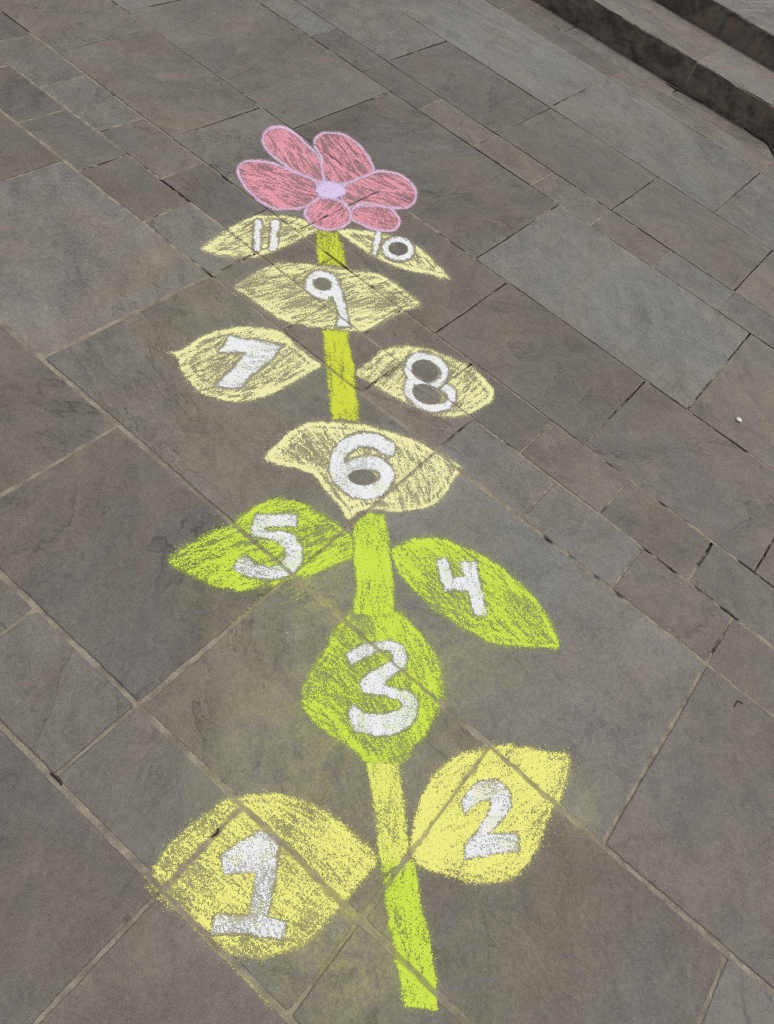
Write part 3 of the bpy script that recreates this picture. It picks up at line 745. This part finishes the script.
def gp(l): return [tuple(q) for q in ground(l)]
twig(gp([(733.5,708),(735,705),(737,701.5),(740,702.5),(742.5,704)]), .0016, 'small bent dark twig on the right slab', .0022)
twig(gp([(50,773),(55,776),(59,780),(62,785)]), .0028, 'short curved dark twig lying in the lower left joint', .001)
twig(gp([(211,837),(215,835),(218,832),(218,828)]), .0022, 'curved dark twig in the joint crossing the leaf with number 1', .001)
twig(gp([(666,84),(676,90),(688,96),(701,103.5)]), .0035, 'long thin dark twig lying at the foot of the steps', .004)
twig(gp([(668,83),(680,88.5),(690,94)]), .0022, 'thinner dark twig beside the long one below the steps', .004)
twig(gp([(744,129),(754,136),(765,142.5),(771,150),(777,163)]), .0055, 'dark strand running off from the foot of the steps at the right edge', .005, 'strand', 'dark_strand')
twig(gp([(766,143),(772,147),(780,152)]), .004, 'short dark strand branching at the right edge', .004, 'strand', 'dark_strand')
def pebble(px, r, label, mat):
    bm = bmesh.new(); bmesh.ops.create_icosphere(bm, subdivisions=3, radius=1)
    rr = random.Random(3)
    for v in bm.verts:
        k = 1 + .07*math.sin(v.co.x*3+1) + .06*math.cos(v.co.y*4) ; v.co = Vector((v.co.x*r*k, v.co.y*r*.85*k, v.co.z*r*.55*k + r*.52))
    me = bpy.data.meshes.new('white_pebble'); bm.to_mesh(me); bm.free(); me.materials.append(mat)
    for p in me.polygons: p.use_smooth = True
    o = bpy.data.objects.new('white_pebble', me); COL.objects.link(o); q = ground([px])[0]; o.location = (q[0], q[1], 0)
    return tag(o, label, 'pebble')
pebble((738,421), .0105, 'small round white pebble on the slab near the right edge', M_PEB)

for o in bpy.data.objects:
    if '_w' in o: del o['_w']

# ------------------------------------------------------------------ light: bright overcast
SUN_EL, SUN_AZ = math.radians(76), math.radians(-125)     # light comes mostly from beyond the steps
sd_dir = Vector((math.cos(SUN_EL)*math.cos(SUN_AZ), math.cos(SUN_EL)*math.sin(SUN_AZ), math.sin(SUN_EL)))
sl = bpy.data.lights.new('sun', 'SUN'); so = bpy.data.objects.new('sun', sl); COL.objects.link(so)
sl.energy = 1.4; sl.angle = math.radians(14); sl.color = (1, .955, .89)
so.rotation_euler = sd_dir.to_track_quat('Z', 'Y').to_euler(); so.location = (0, 0, 8)
w = bpy.data.worlds.new('World'); sc.world = w; w.use_nodes = True; wt = w.node_tree; wt.nodes.clear()
sky = wt.nodes.new('ShaderNodeTexSky'); sky.sky_type = 'NISHITA'; sky.sun_disc = False
sky.sun_elevation = SUN_EL; sky.sun_rotation = math.pi/2 - SUN_AZ; sky.air_density = 1.0; sky.dust_density = 4.0; sky.ozone_density = 1.0
hs = wt.nodes.new('ShaderNodeHueSaturation'); hs.inputs['Saturation'].default_value = .22
bg = wt.nodes.new('ShaderNodeBackground'); bg.inputs['Strength'].default_value = .10
wo = wt.nodes.new('ShaderNodeOutputWorld')
wt.links.new(sky.outputs[0], hs.inputs['Color']); wt.links.new(hs.outputs[0], bg.inputs[0]); wt.links.new(bg.outputs[0], wo.inputs[0])

sc.view_settings.view_transform = 'Standard'; sc.view_settings.look = 'None'; sc.view_settings.gamma = 1; sc.view_settings.exposure = 0.14
sc.view_settings.use_curve_mapping = False
sc.render.engine = 'CYCLES'; sc.cycles.use_denoising = False
sc.cycles.pixel_filter_type = 'BLACKMAN_HARRIS'; sc.cycles.filter_width = 1.05
sc.cycles.max_bounces = 4; sc.cycles.transparent_max_bounces = 12
